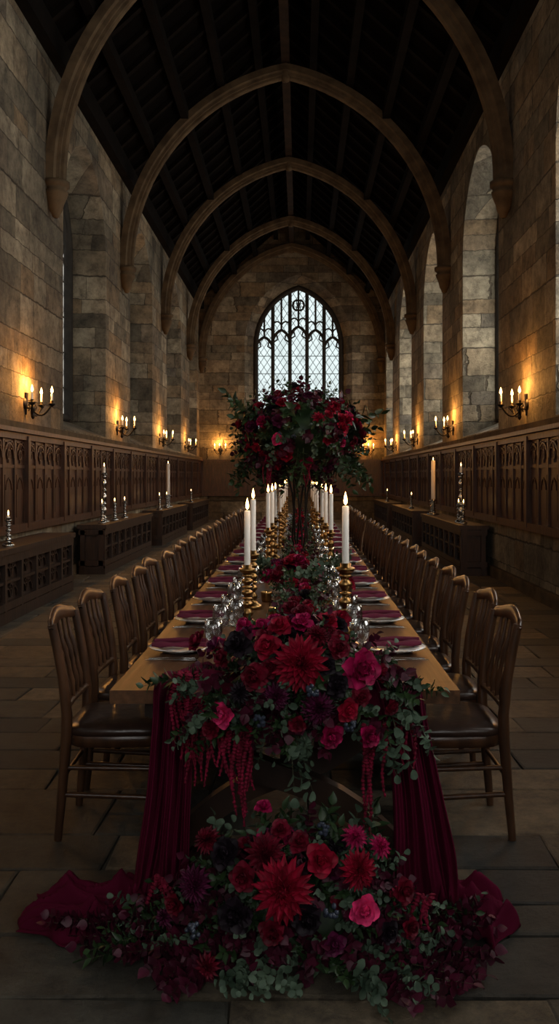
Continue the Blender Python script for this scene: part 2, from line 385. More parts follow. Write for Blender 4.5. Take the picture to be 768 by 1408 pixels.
def chest(L):
    b=B(); h=.76; d=.4
    b.box((d/2,0,.06),(d,L,.12)); b.box((d/2-.02,0,.4),(d-.08,L-.06,.62)); b.box((d/2,0,h-.03),(d+.05,L+.05,.06)); b.box((d/2,0,h-.08),(d+.01,L,.05))
    n=int(L/.5); w=L/n
    for i in range(n+1): b.box((d-.03,-L/2+w*i+(0 if 0<i<n else (.03 if i==0 else -.03)),.4),(.06,.06,.62))
    b.box((d-.03,0,.17),(.06,L,.08)); b.box((d-.03,0,.64),(.06,L,.07)); b.box((d-.035,0,.41),(.04,L,.03))
    for i in range(n):
        c=-L/2+w*(i+.5)
        for z in(.24,.46):
            for sg in(-1,1):
                b.tube([(d-.045,a,zz) for a,zz in arch(c+sg*w*.21,w*.19,z,.1,3)],.012,4,0,smooth=False)
            b.tube([(d-.045,c+.04*math.cos(t),z+.11+.03*math.sin(t)) for t in [k*math.pi/3 for k in range(7)]],.01,4,0,smooth=False)
    for ys in(-L/2,L/2):
        for x in(.06,d-.06): b.box((x,ys,.4),(.07,.04,.62))
        b.box((d/2,ys,.64),(d,.04,.07)); b.box((d/2,ys,.17),(d,.04,.08))
    return b.build('carved_oak_chest',[M_bench])
ch=chest(4.0); ch.location=(XL+.1,9.0,0)
for y in(14.8,20.1,25.3): inst(ch,(XL+.1,y,0))
for y in(14.6,20.0,25.3): inst(ch,(XR-.1,y,0),math.pi)

# ------------------------------------------------------------------ sconces
b=B()
b.lathe([(.01,.03),(.05,.03),(.075,.015),(.08,0)],14,0,Matrix.Rotation(math.pi/2,4,'Y'))
b.tube([(.01,0,-.14),(.012,0,.14)],[.015,.03],6,0)
b.lathe([(0,-.2),(.02,-.18),(.03,-.15),(.012,-.12),(.02,-.1),(.035,-.06),(.015,-.02),(.0,0)],8,0,TR(.1,0,0))
b.tube([(0,0,-.05),(.1,0,-.06)],.014,6,0)
for a,l in((-70,.2),(0,.26),(70,.2)):
    ca,sa=math.cos(math.radians(a)),math.sin(math.radians(a))
    P=[(.08+l*t*ca,l*t*sa,-.06-.11*math.sin(math.pi*t*.9)+.09*t*t) for t in [k/8 for k in range(9)]]
    b.tube(P,.013,6,0); x,y,z=P[-1]; z-=.005
    b.tube([(x*.55,y*.55,z-.09),(x*.7,y*.7,z-.03),(x*.6,y*.6,z+.01),(x*.5,y*.5,z-.02)],.008,5,0)
    b.lathe([(.008,-.03),(.02,-.02),(.045,.0),(.05,.012),(.02,.012),(.022,.05),(.013,.05)],10,0,TR(x,y,z))
    b.lathe([(.013,.0),(.013,.1),(.0,.1)],8,1,TR(x,y,z+.04))
    b.lathe([(.002,.0),(.018,.022),(.016,.045),(.006,.08),(0,.095)],8,2,TR(x,y,z+.14))
sc=b.build('wall_sconce',[M_iron,M_wax,M_flame]); 
def wl(x,y,z,e,r=.05,c=(1,.42,.09),nm='sconce_light'):
    l=bpy.data.lights.new(nm,'POINT'); l.energy=e; l.color=c; l.shadow_soft_size=r
    o=bpy.data.objects.new(nm,l); o.location=(x,y,z); scene.collection.objects.link(o); return o
def light_child(par,lx,ly,lz,e,r=.05):
    o=wl(lx,ly,lz,e,r); o.parent=par
first=True
for (x,y,a) in [(XL,y,0) for y in(6.2,10.6,15.9,20.7,25.3)]+[(XR,y,math.pi) for y in(6.2,10.75,15.9,20.7,25.3)]+[(-2.75,YE,-math.pi/2),(2.35,YE,-math.pi/2)]:
    if first: o=sc; o.location=(x,y,2.42); o.rotation_euler=(0,0,a); first=False
    else: o=inst(sc,(x,y,2.42),a)
    light_child(o,.17,0,.26,38,.06)

# ------------------------------------------------------------------ table
TC=-.053; TY0,TY1=2.93,16.7; TZ=.75
b=B()
for i in range(5):
    w=1.227/5; b.box((TC-.6135+w*(i+.5),(TY0+.12+TY1-.12)/2,TZ-.0225),(w-.004,TY1-TY0-.24,.045))
for y in(TY0+.06,TY1-.06): b.box((TC,y,TZ-.0235),(1.227,.118,.047))
for s in(-1,1): b.box((TC+s*.5,(TY0+TY1)/2,TZ-.09),(.035,TY1-TY0-.3,.09),1)
for y in(TY0+.15,TY1-.15): b.box((TC,y,TZ-.09),(1.0,.035,.09),1)
for y in(3.2,6.6,10,13.2,16.3):
    for s in(-1,1):
        P=[(TC+s*(-.45+.9*t),y+s*.03,.06+.6*t+.05*math.sin(2*math.pi*t)) for t in [k/14 for k in range(15)]]
        b.sweep(P,[(-.045,-.03),(.045,-.03),(.045,.03),(-.045,.03)],(0,1,0),1)
    b.box((TC,y,.03),(1.04,.12,.06),1); b.box((TC,y,.68),(1.04,.12,.06),1)
b.box((TC,9.8,.37),(.05,13.0,.09),1)
b.build('dining_table',[M_table,M_trestle])

# ------------------------------------------------------------------ chairs
b=B()
for s in(-1,1):
    y=s*.185
    b.tube([(-.24,y,0),(-.222,y,.2),(-.205,y,.42),(-.203,y,.52),(-.217,y*1.02,.66),(-.242,y*1.04,.8),(-.262,y*1.05,.89)],[.014,.017,.02,.02,.018,.017,.016],8,0,el=1.15)
    b.tube([(.18,s*.185,0),(.18,s*.185,.03),(.18,s*.185,.1),(.18,s*.185,.16),(.18,s*.185,.3),(.18,s*.185,.35),(.18,s*.185,.43)],[.012,.016,.014,.02,.022,.016,.021],8,0)
    b.tube([(-.23,y,.19),(.18,s*.185,.17)],.011,6,0); b.tube([(-.22,y,.3),(.18,s*.185,.29)],.010,6,0)
b.tube([(.18,-.185,.24),(.18,0,.24),(.18,.185,.24)],[.01,.015,.01],6,0); b.tube([(-.224,-.185,.25),(-.224,.185,.25)],.01,6,0)
P=[];rows=[]
for k in range(17):
    t=-1+2*k/16; x=-.264-.022*(1-t*t); y=t*.212
    top=.925+.016*math.cos(t*math.pi*1.0)-(.028 if abs(t)>.99 else 0); bot=.868+.008*math.cos(t*math.pi)+(.012 if abs(t)>.99 else 0)
    th=.011
    zs=[(th*.2,top),(th,top-.008),(th,(top+bot)/2),(th,bot+.006),(0,bot),(-th,bot+.006),(-th,(top+bot)/2),(-th,top-.008)]
    rows.append([(x+a-(z-.89)*.22,y,z) for a,z in zs])
b.grid(rows,0,True,wv=True)
for r in(rows[0],rows[-1]): b.add(r,[list(range(8))],0)
P2=[(-.205-.01*(1-(t/3)**2),t/3*.185,.545) for t in range(-3,4)]
b.tube(P2,.016,8,0,ref=(1,0,0))
for y in(-.11,-.037,.037,.11):
    b.tube([(-.211,y,.55),(-.219,y,.62),(-.233,y*1.02,.69),(-.249,y*1.03,.75),(-.264,y*1.04,.81),(-.277,y*1.05,.88)],[.008,.014,.008,.017,.009,.008],8,0)
def se(r,z,hx=.215,hy=.21,n=20):
    o=[]
    for k in range(n):
        a=2*math.pi*k/n; c,s_=math.cos(a),math.sin(a)
        o.append((hx*r*math.copysign(abs(c)**.45,c),hy*r*math.copysign(abs(s_)**.45,s_),z))
    return o
b.grid([se(.9,.385),se(.97,.385),se(.97,.43),se(.9,.44)],0,True,wv=True)
b.grid([se(.97,.43),se(1.02,.438),se(1.02,.455),se(.97,.468),se(.8,.478),se(.5,.484),se(.01,.486)],1,True,wv=True)
chair=b.build('dining_chair',[M_chair,M_leather])
first=True
for k in range(24):
    y=3.63+.545*k
    for s in(-1,1):
        j=(U(-.02,.02),U(-.015,.015),U(-.05,.05))
        loc=(TC+s*.705+j[0],y+j[1],0); a=(0 if s<0 else math.pi)+j[2]
        if first: chair.location=loc; chair.rotation_euler=(0,0,a); first=False
        else: inst(chair,loc,a)

# ------------------------------------------------------------------ tableware
b=B(); b.lathe([(0,.004),(.07,.004),(.075,0),(.08,.004),(.1,.012),(.138,.02),(.14,.023),(.1,.017),(.08,.01),(0,.009)],32,0); 
b.lathe([(.1385,.0205),(.1415,.023),(.1385,.0245),(.1365,.022)],32,1); plate=b.build('dinner_plate',[M_china,M_silver])
b=B()
nu,nv=14,10; rows=[]
for i in range(nu):
    row=[]
    for j in range(nv):
        u=-1+2*i/(nu-1); v=2*math.pi*j/nv
        hx=.115; hy=.04*(1-.1*math.sin(u*5)); t=.011+.003*math.sin(u*7)
        c,s_=math.cos(v),math.sin(v)
        e=.92 if abs(u)>.99 else 1
        row.append((u*hx,hy*e*math.copysign(abs(c)**.5,c)+.01*u,t*.9*math.copysign(abs(s_)**.6,s_)*e*(1+.5*c*c*(s_>0))+.016+.002))
    rows.append(row)
b.grid(rows,0,True,wv=True); k=nv
b.add(rows[0],[list(range(k))],0,True); b.add(rows[-1],[list(range(k))],0,True)
b.tube([(-.11,-.015,.031),(0,-.005,.035),(.11,.01,.031)],[.009,.011,.009],6,0,el=.5)
napkin=b.build('folded_napkin',[M_napkin])
def glassm(name,bowl):
    b=B(); b.lathe(bowl,20,0); return b.build(name,[M_glass])
wine=glassm('wine_glass',[(0,.002),(.032,.002),(.033,.005),(.006,.01),(.004,.03),(.004,.09),(.012,.1),(.03,.115),(.037,.14),(.036,.165),(.031,.2),(.0295,.2),(.034,.165),(.035,.14),(.028,.118),(.0,.104)])
goblet=glassm('water_goblet',[(0,.002),(.032,.002),(.033,.006),(.008,.012),(.006,.03),(.01,.045),(.006,.055),(.014,.065),(.034,.085),(.038,.11),(.037,.155),(.035,.155),(.036,.11),(.032,.088),(0,.068)])
b=B(); b.tube([(-.1,0,.004),(-.04,0,.007),(.02,0,.008),(.045,0,.006)],[.006,.004,.003,.009],6,0,el=.35,ref=(0,1,0))
for q in(-.0075,-.0025,.0025,.0075): b.tube([(.045,q,.006),(.09,q,.007)],.0013,4,0)
fork=b.build('fork',[M_silver])
b=B(); b.tube([(-.11,0,.005),(-.05,0,.007),(0,0,.006),(.01,0,.006),(.08,0,.005),(.11,.002,.004)],[.006,.005,.004,.009,.009,.002],6,0,el=.3,ref=(0,1,0)); knife=b.build('table_knife',[M_silver])
firsts=set()
def put(o,loc,a=0,sc_=None):
    if o.name not in firsts:
        firsts.add(o.name); o.location=loc; o.rotation_euler=(0,0,a); return o
    return inst(o,loc,a,sc_)
for k in range(18):
    y=3.6+.725*k
    for s in(-1,1):
        x=TC+s*.455; a=0 if s<0 else math.pi
        put(plate,(x,y,TZ),0); put(napkin,(x+s*.005,y+U(-.01,.01),TZ+.014),a+U(-.1,.1))
        put(fork,(x+s*.01,y-.175,TZ),a+U(-.05,.05)); put(knife,(x+s*.01,y-.2,TZ),a); 
        if k<6: put(knife,(x+s*.01,y+.175,TZ),a)
        xi=TC+s*.285
        put(wine,(xi,y-.02,TZ)); put(goblet,(xi+s*.02,y-.13,TZ))
        if k<9: put(wine,(xi-s*.055,y+.1,TZ))
def candlestick(h,ch_,name='brass_candlestick',mt=None,r=.05,cr=.0155):
    b=B(); q=h
    prof=[(0,0),(r*1.05,0),(r*1.1,.01),(r,.022),(r*.55,.035),(r*.35,.05),(r*.5,.065),(r*.5,.075),(r*.28,.09)]
    n=3
    for i in range(n):
        z0=.09+(q-.14)*i/n; dz=(q-.14)/n
        prof+=[(r*.26,z0+dz*.1),(r*.48,z0+dz*.35),(r*.5,z0+dz*.5),(r*.3,z0+dz*.65),(r*.22,z0+dz*.8),(r*.42,z0+dz*.9),(r*.42,z0+dz*.96),(r*.25,z0+dz)]
    prof+=[(r*.3,q-.05),(r*.62,q-.035),(r*.7,q-.025),(r*.66,q-.02),(r*.36,q-.016),(r*.4,q),(r*.3,q),(0,q-.005)]
    b.lathe(prof,18,0)
    b.lathe([(cr,q-.005),(cr*.96,q+ch_-.003),(cr*.7,q+ch_),(0,q+ch_-.002)],14,1)
    b.tube([(0,0,q+ch_-.002),(.001,0,q+ch_+.01)],.0012,5,3)
    b.lathe([(.001,.0),(.0075,.01),(.0085,.02),(.006,.036),(.002,.052),(0,.06)],10,2,TR(0,0,q+ch_+.004))
    return b.build(name,[mt or M_brass,M_wax,M_flame,M_iron])
def cl(x,y,z,e=.7): wl(x,y,z,e,.012,(1,.55,.22),'candle_glow')
c1=candlestick(.37,.25,r=.062); c1.location=(.2,3.67,TZ)
c2=candlestick(.31,.27,r=.06); c2.location=(-.262,4.17,TZ)
c3=candlestick(.33,.29,r=.05); c3.location=(-.265,4.75,TZ)
cl(.2,3.67,TZ+.68);cl(-.262,4.17,TZ+.64)
cs=candlestick(.38,.25,r=.045); fs=True
for y in(5.9,6.8,7.7,8.8,9.9,11.1,12.4,13.8,15.3):
    for s in(-1,1):
        loc=(TC+.04+s*(.21+U(-.02,.02)),y+U(-.15,.15),TZ)
        if fs: cs.location=loc; fs=False
        else: inst(cs,loc)
cl(0,6.2,1.3,.8); cl(0,10,1.6,1.2); cl(0,13,1.6,1.2)
b=B(); b.lathe([(0,0),(.026,0),(.03,.01),(.034,.05),(.035,.062),(.032,.062),(.031,.05),(.026,.012),(0,.012)],14,0)
b.lathe([(.022,.012),(.022,.035),(0,.035)],10,1); b.lathe([(.001,.0),(.005,.007),(.004,.016),(0,.026)],8,2,TR(0,0,.035))
vot=b.build('votive_candle',[M_brass,M_wax,M_flame]); 
vl=[(.13,4.25),(-.13,4.4),(.17,5.0),(-.2,5.0),(.16,6.3),(-.18,6.5),(.18,9.3),(-.18,9.4),(.17,11.8)]
vot.location=(vl[0][0],vl[0][1],TZ)
for x,y in vl[1:]: inst(vot,(x,y,TZ))
sv=candlestick(.3,.02,'silver_candlestick',M_silver,.06); sv.location=(XL+.38,8.9,.76)
for y in(13.2,14.1,14.9,18.6,19.6,24): inst(sv,(XL+.36,y,.76))
for y in(13.1,13.5,19.2,24.5): inst(sv,(XR-.36,y,.76))
pv=candlestick(.3,.75,'pillar_candlestick',M_silver,.11,.04)
pv.location=(XL+.3,20.2,.76); inst(pv,(XR-.34,16.2,.76))
tv=candlestick(.8,.1,'tall_silver_candlestick',M_silver,.08,.02); tv.location=(XL+.3,13.6,.76); inst(tv,(XR-.36,13.3,.76)); inst(tv,(XL+.3,8.5,.76))

# ------------------------------------------------------------------ flowers
def petal(L,W,curl,cup,pointed,nl=5,nw=3):
    G=[]
    for i in range(nl):
        t=i/(nl-1)
        w=W*(math.sin(math.pi*min(1,(t*.93+.07))**.8) if pointed else np.interp(t,[0,.3,.65,.88,1],[.3,.8,1,.85,.35]))
        w=max(w,.004)
        row=[]
        for j in range(nw):
            s=-1+2*j/(nw-1); row.append((L*t,s*w,curl*t*t+cup*s*s*math.sin(math.pi*min(t+.15,1)*.8)))
        G.append(row)
    return np.array(G)
def RY(a): return Matrix.Rotation(a,4,'Y')
def dahlia(rings=8,nl=4):
    b=B()
    for r in range(rings):
        f=r/(rings-1); n=6+int(1.3*r)+2
        for k in range(n):
            el=math.radians(82*(1-f)**1.1-8*f+U(-4,4)); L=.3+.7*f**.8+U(-.04,.04)
            G=petal(L,.12+.045*f,-.08*f,.14,True,nl)
            b.grid(G,0,M=RZ(2*math.pi*(k+.5*(r%2))/n+U(-.05,.05))@TR(.02,0,-.12*f)@RY(-el))
    b.lathe([(.14,0),(.12,.2),(.05,.3),(0,.31)],6,1)
    return b.tmpl()
def rose(n=26,jit=.0):
    b=B()
    for i in range(n):
        f=i/(n-1); el=math.radians(95-75*f**1.25+U(-6,6)*(1+jit*3)); L=.62+.28*f+U(-.05,.05)*(1+jit)
        G=petal(L,.2+.3*f,(.18 if f<.6 else -.18*f),.16+.05*f,False,5,5)
        if jit: G[-1,:,2]+=np.array([U(-.1,.1) for _ in range(5)])
        b.grid(G,0,M=RZ(i*2.39996+U(-.1,.1))@TR(.03+.1*f,0,-.25*f)@RY(-el))
    b.lathe([(.12,-.1),(.1,.35),(.0,.4)],6,1)
    return b.tmpl()
def sprig(kind):
    b=B(); n=8; P=[]
    bx,by=U(-.25,.25),U(-.25,.25)
    for i in range(6):
        t=i/5; P.append((bx*t*t,by*t*t,t))
    b.tube(P,[.012,.011,.009,.007,.005,.003],4,1,ref=(1,0,0),cap=False)
    for i in range(n):
        t=.12+.88*i/(n-1)
        for s in(0,1):
            if i==n-1 and s: continue
            if kind=='euc': L,W=U(.15,.2)*(1.15-.4*t),.075*(1.15-.3*t)
            elif kind=='rus': L,W=U(.22,.3)*(1.1-.4*t),.055
            else: L,W=U(.2,.27)*(1.1-.3*t),.095
            G=petal(L,W,U(-.08,.03),.02,kind!='euc',5,3)
            a=i*1.3+s*math.pi+U(-.4,.4)
            el=math.radians(U(15,55)) if i<n-1 else math.radians(80)
            b.grid(G,0,M=TR(bx*t*t,by*t*t,t)@RZ(a)@RY(-el)@Matrix.Rotation(U(-.6,.6),4,'X'))
    return b.tmpl()
def berries():
    b=B()
    for k in range(12):
        d=Vector((U(-1,1),U(-1,1),U(-.3,1))).normalized()*.62
        b.lathe([(.0,-.3),(.22,-.15),(.28,0),(.2,.2),(0,.3)],6,0,TR(*d))
    b.lathe([(0,-.4),(.1,0),(0,.1)],4,1)
    return b.tmpl()
DA=[dahlia() for _ in range(3)]; DS=[dahlia(5,4)]
RO=[rose() for _ in range(3)]; PE=[rose(34,1.0) for _ in range(2)]; RS=[rose(12) for _ in range(2)]
EUC=[sprig('euc') for _ in range(4)]; RUS=[sprig('rus') for _ in range(4)]; BRG=[sprig('b') for _ in range(4)]
BER=[berries() for _ in range(2)]
def orient(pos,d,s,roll=None):
    d=Vector(d).normalized(); q=d.to_track_quat('Z','Y').to_matrix().to_4x4()
    return TR(*pos)@q@RZ(U(0,6.28) if roll is None else roll)@Matrix.Scale(s,4)
def flower(b,kind,pos,d,s,col):
    T=random.choice({'da':DA,'ds':DS,'ro':RO,'pe':PE,'rs':RS,'be':BER}[kind])
    b.merge(T,orient(pos,d,s),[col,ST if kind=='be' else (col if kind=='da' and col!=CR else (DE if kind=='da' else col))])
def leaf(b,kind,pos,d,s):
    T,c={'e':(EUC,EU),'g':(RUS,GR),'b':(BRG,BU)}[kind]
    b.merge(random.choice(T),orient(pos,d,s),[c,ST])
def rcol(): return random.choices([CR,DE,MA,BL,PL,PI_],[6,5,1.6,1.8,2.,.2])[0]
def amaranth(b,x,y,z,L,n=4):
    for k in range(n+2):
        l=L*U(.55,1); x0=x+U(-.028,.028); y0=y+U(-.015,.015); m_=int(l/.006)
        P=[];r=[]
        ph=U(0,6)
        for i in range(m_):
            t=i/(m_-1); P.append((x0+.012*math.sin(t*5+ph)+.014*(k-n/2)*.5*t+U(-.0015,.0015),y0+.01*math.cos(t*4+ph)+U(-.0015,.0015),z-l*t+ .02*math.sin(t*3)))
            r.append((.0085*(1-t*.7)+.001)*(1.3 if i%2 else .6)*U(.8,1.2))
        b.tube(P,r,6,AM,ref=(1,0,0),smooth=False)
def ell(cx,cy,cz,rx,ry,rz,zmin=-1):
    while True:
        v=Vector((random.gauss(0,1),random.gauss(0,1),random.gauss(0,1))).normalized()
        if v.z>=zmin: return Vector((cx+v.x*rx,cy+v.y*ry,cz+v.z*rz)),v

# tall centrepiece
b=B(); CX,CY,CZ=0.0,7.5,1.86
b.lathe([(0,-.26),(.22,-.2),(.36,-.06),(.38,.05),(.28,.22),(.1,.3),(0,.31)],14,GR,TR(CX,CY,CZ))
for i in range(260):
    p,v=ell(CX,CY,CZ,.38,.38,.27)
    leaf(b,random.choices('egb',[2,5,3])[0],p,Vector((v.x,v.y,v.z*.8-.2)),U(.17,.28))
for i in range(30):
    a=U(0,6.28); p=(CX+.42*math.cos(a),CY+.42*math.sin(a),CZ-.12)
    leaf(b,random.choice('gge'),p,(math.cos(a)*.6,math.sin(a)*.6,-1),U(.28,.4))
for i in range(14):
    a=U(0,6.28); leaf(b,random.choice('gg'),(CX+.3*math.cos(a),CY+.3*math.sin(a),CZ+.1),(math.cos(a),math.sin(a),U(-.2,.6)),U(.36,.46))
for i in range(135):
    p,v=ell(CX,CY,CZ+.02,U(.48,.57),U(.48,.57),U(.36,.43),-.7)
    flower(b,random.choice(['ro','ro','pe','ds','ro']),p,v+Vector((0,0,.1)),U(.042,.072),rcol())
for i in range(14):
    p,v=ell(CX,CY,CZ,.5,.5,.36); flower(b,'be',p,v,.03,BE)
amaranth(b,CX-.27,CY-.35,1.68,.3,4); amaranth(b,CX+.05,CY-.4,1.6,.2,3)
b.lathe([(0,TZ),(.14,TZ),(.14,TZ+.012),(.05,TZ+.03),(.03,TZ+.06),(0,TZ+.06)],20,12)
for k in range(6):
    a=k*math.pi/3
    P=[(CX+r*math.cos(a+tw),CY+r*math.sin(a+tw),z) for r,tw,z in((.03,0,TZ+.03),(.07,.2,.95),(.06,.5,1.15),(.07,.8,1.35),(.11,1.0,1.52),(.16,1.1,1.66))]
    b.tube(P,.009,6,12)
b.build('tall_floral_centrepiece',FM+[M_iron])

# table garland
b=B()
y=3.5
while y<16.2:
    far=y>8
    w=.085+.09*math.exp(-((y-5.45)/.35)**2)+.02*math.sin(y*3)
    n=7 if not far else 6
    for i in range(n):
        x=random.gauss(0,w*.4); s=1 if x>0 else -1
        leaf(b,random.choices('egb',[3,4,2])[0],(x*.6,y+U(-.05,.05),TZ+U(.02,.06)),(s*U(.2,1.1),U(-.8,.6),U(.05,.8)),U(.1,.15))
    for i in range(1 if (not far and y<5) else 2):
        x=random.gauss(0,w*.42); 
        flower(b,'ro' if not far else 'rs',(x,y+U(-.05,.05),TZ+.07+U(0,.06)-abs(x)*.2),(x*2,-.6,1),U(.032,.05),rcol())
    y+=.085 if not far else .12
for i in range(30):
    a=U(0,6.28); r=abs(random.gauss(0,.13)); flower(b,random.choice(['pe','ro','ro']),(r*1.4*math.cos(a)-.03,5.4+r*math.sin(a),TZ+.21-r*.5+U(-.03,.03)),(math.cos(a)*r*5,-.8,1),U(.04,.062),random.choice([CR,CR,DE,MA,DE,PL]))
for i in range(50):
    a=U(0,6.28); leaf(b,random.choice('ege'),(.12*math.cos(a),5.4+.1*math.sin(a),TZ+.12),(math.cos(a),math.sin(a),U(-.1,.7)),U(.15,.24))
b.build('table_flower_garland',FM)

# front table arrangement
b=B()
for i in range(160):
    x=random.gauss(0,.12); x=max(-.27,min(.27,x)); y=U(2.88,3.3)
    z=TZ+U(.02,.15)*max(0,1-abs(x)/.32)
    side=x/.4
    leaf(b,random.choices('egb',[3,4,3.5])[0],(x,y,z),(side+U(-.35,.35),U(-1,.4),U(-.1,.9)*(1-abs(x)*2)),U(.1,.17))
for i in range(105):
    x=max(-.33,min(.33,random.gauss(-.01,.19))); z=U(.65,.82)+.05*abs(x)
    leaf(b,random.choices('egb',[4,3.5,3.5])[0],(x,2.85+U(-.04,.02),z),(x*1.6+U(-.5,.5),-.8,U(-.8,.3)),U(.1,.18))
for x,z,l in((-.02,.7,.2),(.03,.72,.18),(.3,.74,.22),(.25,.7,.2),(-.1,.7,.16),(.33,.8,.22),(-.02,.72,.28),(.0,.7,.24),(.36,.76,.2),(.28,.68,.18)):
    leaf(b,'e',(x,2.81,z),(U(-.2,.2)+x,-.3,-1),l)
for x in(-.38,-.3,.33,.4,-.42,.42):
    leaf(b,random.choice('eg'),(x*.8,2.86,.80),(x*2.5,-.3,U(-.3,.3)),U(.14,.2))
FL=[('da',.0,2.73,.89,.098,CR,(0,-1,.25)),('ro',-.11,2.82,.925,.05,CR,(-.3,-1,.6)),('ro',.01,3.05,1.0,.045,DE,(0,-.8,1)),('pe',.2,2.76,.865,.07,MA,(.5,-1,.3)),
('ro',-.25,2.71,.73,.048,PI_,(-.5,-1,.1)),('ro',.10,2.69,.665,.045,MA,(.2,-1,-.1)),('ro',.155,2.70,.745,.042,CR,(.4,-1,.1)),('da',.06,2.71,.745,.06,PL,(.1,-1,0)),
('pe',-.21,2.83,.93,.05,BL,(-.4,-1,.6)),('ro',.13,2.81,.92,.042,DE,(.3,-1,.5)),('ro',-.29,2.72,.675,.036,DE,(-.5,-1,0)),('ro',.225,2.69,.665,.042,MA,(.5,-1,0)),
('da',.06,2.9,.95,.048,DE,(.1,-.8,.8)),('ro',-.07,2.9,.98,.045,CR,(-.1,-.8,.8)),('pe',-.15,2.75,.84,.05,DE,(-.3,-1,.2)),('ds',-.2,2.74,.79,.042,BL,(-.4,-1,.1)),
('ro',.27,2.81,.84,.038,DE,(.8,-.8,.3)),('pe',.12,2.72,.82,.042,BL,(.3,-1,.2)),('da',-.08,2.72,.78,.048,PL,(-.1,-1,0)),('ro',-.01,2.70,.70,.034,DE,(0,-1,-.1)),
('ro',-.27,2.9,.87,.038,DE,(-.7,-.8,.4)),('pe',-.03,3.15,1.0,.045,DE,(0,-.7,1)),('pe',.1,3.1,.96,.045,CR,(.2,-.7,1)),('ro',-.14,3.1,.94,.045,MA,(-.3,-.7,1)),
('ro',-.34,2.84,.79,.032,PL,(-.8,-.8,.2)),('be',-.13,2.7,.71,.03,BE,(0,-1,.3)),('be',.04,2.69,.81,.03,BE,(0,-1,.3)),('be',.16,2.69,.7,.028,BE,(0,-1,0)),
('ro',.09,2.78,.87,.035,BL,(.2,-1,.3)),('pe',.2,2.73,.78,.035,DE,(.2,-1,.3)),('ro',-.1,2.78,.86,.036,DE,(-.2,-1,.3)),('ro',.3,2.75,.74,.03,DE,(.6,-1,0))]
for k,x,y,z,s,c,d in FL: flower(b,k,(x,y,z),d,s,c)
for i in range(28):
    x=random.gauss(0,.12); y=U(2.95,3.35); flower(b,random.choice(['ro','pe','rs']),(x,y,TZ+.2-abs(x)*.3+U(-.03,.04)),(x*3,-.7,1),U(.035,.05),random.choice([DE,DE,CR,BL,PL,MA]))
amaranth(b,-.385,2.83,.84,.42,7); amaranth(b,-.35,2.82,.8,.36,5); amaranth(b,-.19,2.8,.68,.4,5); amaranth(b,-.23,2.8,.7,.28,4); amaranth(b,.245,2.79,.68,.42,3); amaranth(b,.34,2.81,.74,.24,3); amaranth(b,-.3,2.8,.76,.3,4)
b.lathe([(0,TZ),(.22,TZ),(.2,TZ+.08),(.12,TZ+.16),(0,TZ+.18)],14,GR,TR(0,3.12,0)@Matrix.Diagonal((1,.75,1,1)))
b.lathe([(0,-.09),(.16,-.05),(.24,0),(.16,.06),(0,.1)],12,GR,TR(0,2.88,.79)@Matrix.Diagonal((1,.22,1,1)))
b.build('table_end_floral_arrangement',FM)

# floor arrangement
b=B(); FX,FY=-.03,2.72
b.lathe([(.33,0.002),(.31,.08),(.22,.17),(.1,.23),(0,.24)],16,GR,TR(FX+.02,FY+.03,0)@Matrix.Diagonal((1.05,.5,1,1)))
for i in range(240):
    a=U(0,6.28); r=math.sqrt(R_()); x=FX+.37*r*math.cos(a); y=FY+.01+.15*r*math.sin(a); z=.23*(1-r*r)+.03
    d=(math.cos(a)*r*1.4+U(-.3,.3),math.sin(a)*r-.45+U(-.3,.3),U(.1,1)*(1.1-r*.8))
    leaf(b,random.choices('egb',[3.5,4,4.5])[0],(x,y,z),d,U(.1,.18))
for i in range(230):
    a=U(math.pi*.95,math.pi*2.05); ca,sa=math.cos(a),math.sin(a)
    r=U(.6,1.05); x=FX+.47*r*ca; y=FY+.17*r*sa+.02; 
    leaf(b,random.choices('egb',[2,1.5,6])[0],(x,y,U(.02,.08)),(ca+U(-.4,.4),sa*.8+U(-.3,.2),U(-.02,.3)),U(.1,.17))
for x,y,dx,dy,k in((-.54,2.74,-1,-.25,'b'),(-.5,2.66,-1,-.3,'b'),(-.44,2.58,-.8,-.6,'b'),(-.34,2.54,-.5,-.8,'b'),(-.28,2.5,-.2,-1,'b'),(-.62,2.7,-1,-.1,'b'),(.42,2.6,1,-.6,'b'),(.38,2.54,.9,-.7,'b'),(.33,2.48,.7,-1,'b'),(.24,2.48,.4,-1,'b'),(.27,2.48,.5,-.9,'e'),(.36,2.46,.8,-.6,'b'),(-.1,2.51,-.2,-1,'e'),(-.06,2.5,.2,-1,'e'),(.1,2.5,.1,-1,'g'),(.45,2.7,1,-.2,'b'),(-.14,2.5,-.4,-1,'e'),(-.5,2.6,-1,-.6,'g'),(.18,2.46,.3,-1,'e')):
    for q in range(3): leaf(b,k,(x+U(-.03,.03),y+U(-.03,.03),U(.03,.06)),(dx+U(-.2,.2),dy+U(-.2,.2),U(0,.15)),U(.13,.19))
for i in range(20):
    x=FX+U(-.27,.3); leaf(b,random.choice('egge'),(x,FY+U(-.05,.1),.2-abs(x-FX)*.2),(x-FX+U(-.2,.2),U(-.3,.1),1.3),U(.16,.25))
